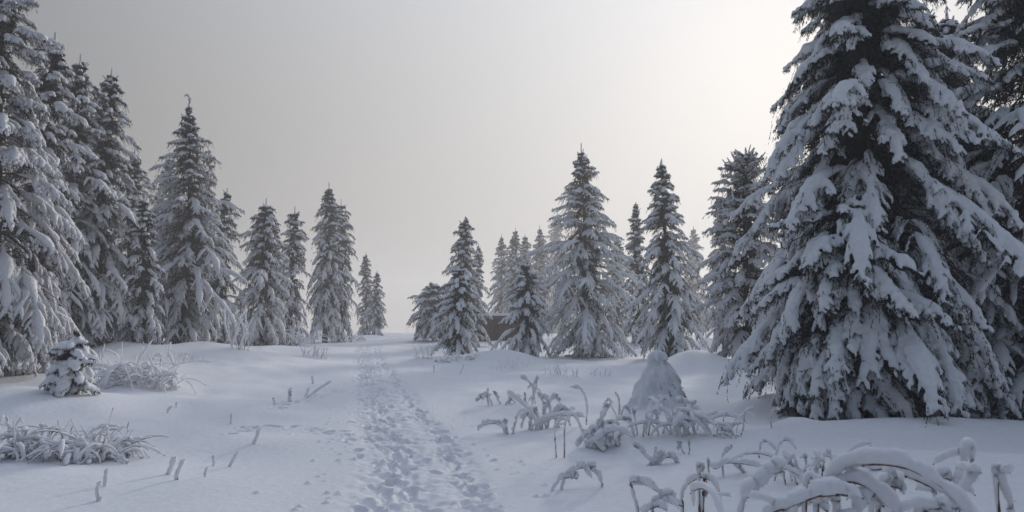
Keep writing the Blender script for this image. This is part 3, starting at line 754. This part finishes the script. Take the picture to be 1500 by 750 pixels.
bramble('isolated pair of fat low arches close to the path', (845,716), [[(806,712),(820,702),(836,700),(846,702)],[(822,720),(830,700),(846,688),(860,687),(870,698)],[(884,718),(878,700),(866,690),(868,686)]], 14, seed=14, twigs=0)
bramble('wide low arch with sagging ends in front of the giant spruce', (1080,695), [[(1036,676),(1044,684),(1060,676),(1080,675),(1100,680),(1118,698)],[(1094,704),(1088,688),(1076,677)],[(1058,672),(1068,662),(1073,655)]], 11, seed=15, twigs=0)
bramble('single hook-shaped stem on a small snow hump below the giant spruce', (1131,629), [[(1131,629),(1131,612),(1136,602),(1145,602)]], 6, seed=16, twigs=0)
bramble('two little arches behind the big foreground bramble', (1140,668), [[(1114,655),(1120,645),(1130,652),(1138,660)],[(1138,664),(1148,652),(1160,650),(1174,664)],[(1120,690),(1128,680),(1138,690)]], 8, seed=17)
bramble('knot of upright curled stems just behind the big foreground bramble', (1180,705), [[(1145,692),(1152,672),(1162,670),(1170,690)],[(1178,705),(1184,680),(1180,668)],[(1198,690),(1204,668),(1210,662),(1218,682)],[(1165,700),(1160,680),(1150,676)],[(1190,700),(1198,685),(1208,690)]], 10, seed=18, fill=9, spread=.35, fill_h=.35)
bramble('wiry looped bramble on the bottom edge, left of the big foreground one', (960,745), [[(936,756),(930,725),(926,708),(945,710),(968,722),(980,735),(1003,742)],[(958,756),(962,738),(975,728),(990,732)],[(940,760),(955,740),(975,745)]], 15, depth=4.7, seed=19, twigs=2, wood=.010)
bramble('tall inverted-U arch on the bottom edge beside the looped bramble', (1030,745), [[(1003,756),(1002,728),(1010,710),(1030,700),(1048,706),(1056,724),(1057,756)],[(1030,702),(1036,716),(1036,724)],[(1024,700),(1030,690)]], 15, depth=4.7, seed=20, twigs=0, wood=.010)
bramble('big bramble of thick snow arches filling the bottom right corner', (1280,760), [
 [(1095,765),(1118,728),(1145,705),(1165,700)],
 [(1110,770),(1140,735),(1180,715),(1215,712)],
 [(1200,765),(1205,730),(1222,690),(1250,675),(1290,673),(1320,686),(1350,712),(1368,745)],
 [(1225,765),(1222,726),(1232,704),(1262,708),(1290,730),(1305,756)],
 [(1180,715),(1200,712),(1215,722),(1212,756)],
 [(1300,765),(1318,735),(1316,706),(1334,700),(1360,710),(1390,730),(1415,760)],
 [(1430,770),(1428,728),(1440,690),(1452,668),(1462,676),(1463,696)],
 [(1400,760),(1398,728),(1410,712),(1425,716)],
 [(1450,700),(1470,720),(1482,765)],
 [(1140,768),(1170,746),(1200,742),(1230,760)],
 [(1330,765),(1345,742),(1360,738),(1375,762)],
 [(1290,730),(1310,712),(1318,716)],
 [(1250,768),(1262,736),(1280,730),(1300,744)],
 [(1380,768),(1388,735),(1400,700),(1408,692)],
 ], 27, depth=3.2, seed=21, fill=16, fill_h=.55, spread=.62, twigs=2, wood=.010, dvar=.35)

GW = 'frosted low thickets and weeds'
def thicket(label, px, py, w_px, h_px, n, seed, r=.02, wood=.004, name='frosted_bush', cat='bush', up=False, depth=None, crown=None):
    rng = np.random.default_rng(seed)
    o3 = ground_hit(px, py) if depth is None else at(px, py, depth)
    o3[2] = ground_z(o3[0], o3[1]); d = o3[1]
    o = thing(name, label, cat, o3, GW)
    h, sp = h_px/F*d, w_px/F*d/2
    for i in range(n):
        q = o3.copy(); q[0] += rng.uniform(-.72, .72)*sp; q[1] += rng.uniform(-.4, .4)*sp
        hh = h*rng.uniform(.55, 1.1)*(1-.35*abs(q[0]-o3[0])/sp)
        if up:
            b = np.array((q[0], q[1], ground_z(q[0], q[1])-.03)); tip = b+np.array((rng.normal()*.25*hh, rng.normal()*.2*hh, hh))
            P = spline([b, (b+tip)/2+rng.normal(size=3)*.06*hh, tip], 10)
        elif i % 5 == 0:
            b = np.array((q[0], q[1], ground_z(q[0], q[1])-.03)); tip = b+np.array((rng.normal()*.4*hh, rng.normal()*.3*hh, hh*1.05))
            P = spline([b, (b+tip)/2+rng.normal(size=3)*.12*hh, tip], 14)
        else: P = random_arc(rng, q, hh*rng.uniform(.5, .8), .05, rng.uniform(-1.55, -.5), n=16)
        add_stem(o, P, wood, r*rng.choice([.45, .6, .75, 1.0, 1.5]), rng, o3, 6, (0 if i % 2 else 1) if up else 2, .5)
    return o
thicket('arching frosted bush with a tall twig, in the left foreground under the little spruce', 128, 672, 150, 66, 98, 60, .024, .006)
thicket('frosted bush cut by the left edge beside the arching bush', 14, 668, 110, 62, 80, 61, .024, .006)
thicket('long low frosted thicket on the bank behind the little spruce', 205, 562, 150, 62, 98, 62, .03, .004)
thicket('frosted whippy shrub standing before the dark hollow under the bushy spruce', 352, 512, 40, 72, 16, 63, .035, .008, up=True)
thicket('pale twiggy shrub between the bushy spruce and the bare-trunked spruce', 438, 506, 50, 40, 40, 64, .03, .006)
thicket('tuft of frosted reeds leaning right beside the far path', 463, 523, 44, 22, 26, 65, .025, .005, 'reed_tuft', 'reed', True)
thicket('low frosted scrub at the foot of the crest pair of spruces', 512, 500, 60, 16, 26, 66, .035, .006)
thicket('fine frosted weeds in front of the umbrella-shaped spruce', 622, 526, 44, 28, 24, 67, .012, .004, 'weed_tuft', 'weed', True)
thicket('snowy scrub skirting the drooping spruce left of the hut', 668, 528, 70, 16, 30, 68, .03, .005)
thicket('thin row of frosted weeds on the mounds before the small rounded spruce', 745, 542, 70, 18, 22, 69, .014, .004, 'weed_tuft', 'weed', True)
thicket('frosted weeds in front of the big symmetrical spruce', 820, 548, 70, 18, 26, 70, .016, .004, 'weed_tuft', 'weed', True)
thicket('sparse frosted twigs left of the buried cone-shaped spruce', 880, 552, 50, 14, 10, 71, .016, .004, 'weed_tuft', 'weed', True)
thicket('frosted twigs sticking out of the bank behind the long low thicket', 285, 530, 70, 16, 14, 72, .018, .004, 'weed_tuft', 'weed', True)

# ------------------------------------------------------------------ little spruce and the buried spruce
tree(40, 97, 606, 12.5, 494, 76, 'little snow-loaded spruce standing alone in the left foreground', GL, wide=.95, whorl=.16, per=7, tw=8, third=3, blade=(14,.05,.010), hang=8, droop=60, fat=1.5, p=.5, voxel=.018, irregular=.12, e0=(-20, 20), inner=1.5)
def buried():
    rng = np.random.default_rng(77); g = ground_hit(965, 592); d = g[1]
    o = thing('buried_spruce', 'young spruce buried under a white snow cone with a star-shaped tip', 'tree', g, GR)
    Ht = at(965, 519, d)[2]-g[2]; Rb = .45
    n, k = 72, 40; th = np.linspace(0, TAU, n, endpoint=False); t = np.linspace(0, 1, k)
    prof = np.interp(t, [0, .1, .28, .6, .86, 1], [1.5, 1.14, .96, .68, .34, 0])*Rb/1.05
    TH, T = np.meshgrid(th, t); Rr = prof[:, None]*(1+.10*np.sin(TH*5+T*3)*(1-T)+.07*np.sin(TH*9-T*8)+.05*np.sin(TH*14+T*17)+.5*vnoise(TH*2.2+3, T*6)*(.2+T))
    X, Y = Rr*np.cos(TH), Rr*np.sin(TH); Z = T*Ht+.02*vnoise(X*9+4, Y*9)
    base = terrain(X[0]+g[0], Y[0]+g[1])-g[2]-.03
    Z = Z + (base[None]-0)*(1-T)**3
    z0 = np.full((1, n), -.35); o0 = np.zeros((1, n))
    X, Y, Z = np.concatenate([o0, X]), np.concatenate([o0, Y]), np.concatenate([z0, Z]); k += 1
    idx = np.arange(n*k).reshape(k, n); nx = np.roll(idx, -1, 1)
    m = MB(); m.add(np.stack([X, Y, Z], -1), np.stack([idx[:-1], nx[:-1], nx[1:], idx[1:]], -1).reshape(-1, 4))
    P = []
    for a in range(6):
        az = a*TAU/6+.3; q = np.linspace(0, 1, 8)[:, None]
        P.append(np.array((0, 0, Ht+.02))+np.array((cos(az), sin(az), -.15))*.21*q+np.array((0, 0, -.10))*q**2)
    v, q = tubes(np.array(P), np.tile(np.array([.05,.06,.066,.066,.062,.055,.042,0]), (6, 1)), 9); m.add(v, q)
    v, q = tubes(np.array([[(0, 0, Ht-.15+.05*i) for i in range(7)]]), np.array([[.07,.07,.065,.055,.035,.025,0]]), 9); m.add(v, q)
    sn = m.mesh('snow_load', [M_snow]); obj('snow_load', remesh(sn, .014, 3), o)
    c = MB(); az = rng.uniform(-1.9, .5, 22); tt = rng.uniform(.25, .75, 22); rr = np.interp(tt, t, prof)
    B = np.stack([rr*np.cos(az), rr*np.sin(az), tt*Ht], -1); D = np.stack([np.cos(az), np.sin(az), np.full(22, -1.1)], -1)
    PH = B[:, None]*np.array((.95, .95, 1))+D[:, None]*(np.linspace(0, 1, 4)*.11)[None, :, None]
    v, f = blades(rng, PH, 16, .045, .008, .3); c.add(v, f); obj('crown', c.mesh('crown', [M_needle], False), o)
    tk = MB(); v, q = tubes(np.array([[(0, 0, -.2), (0, 0, Ht*.6), (0, 0, Ht+.2)]]), np.array([[.04, .02, .006]]), 8); tk.add(v, q); obj('trunk', tk.mesh('trunk', [M_bark]), o)
buried()
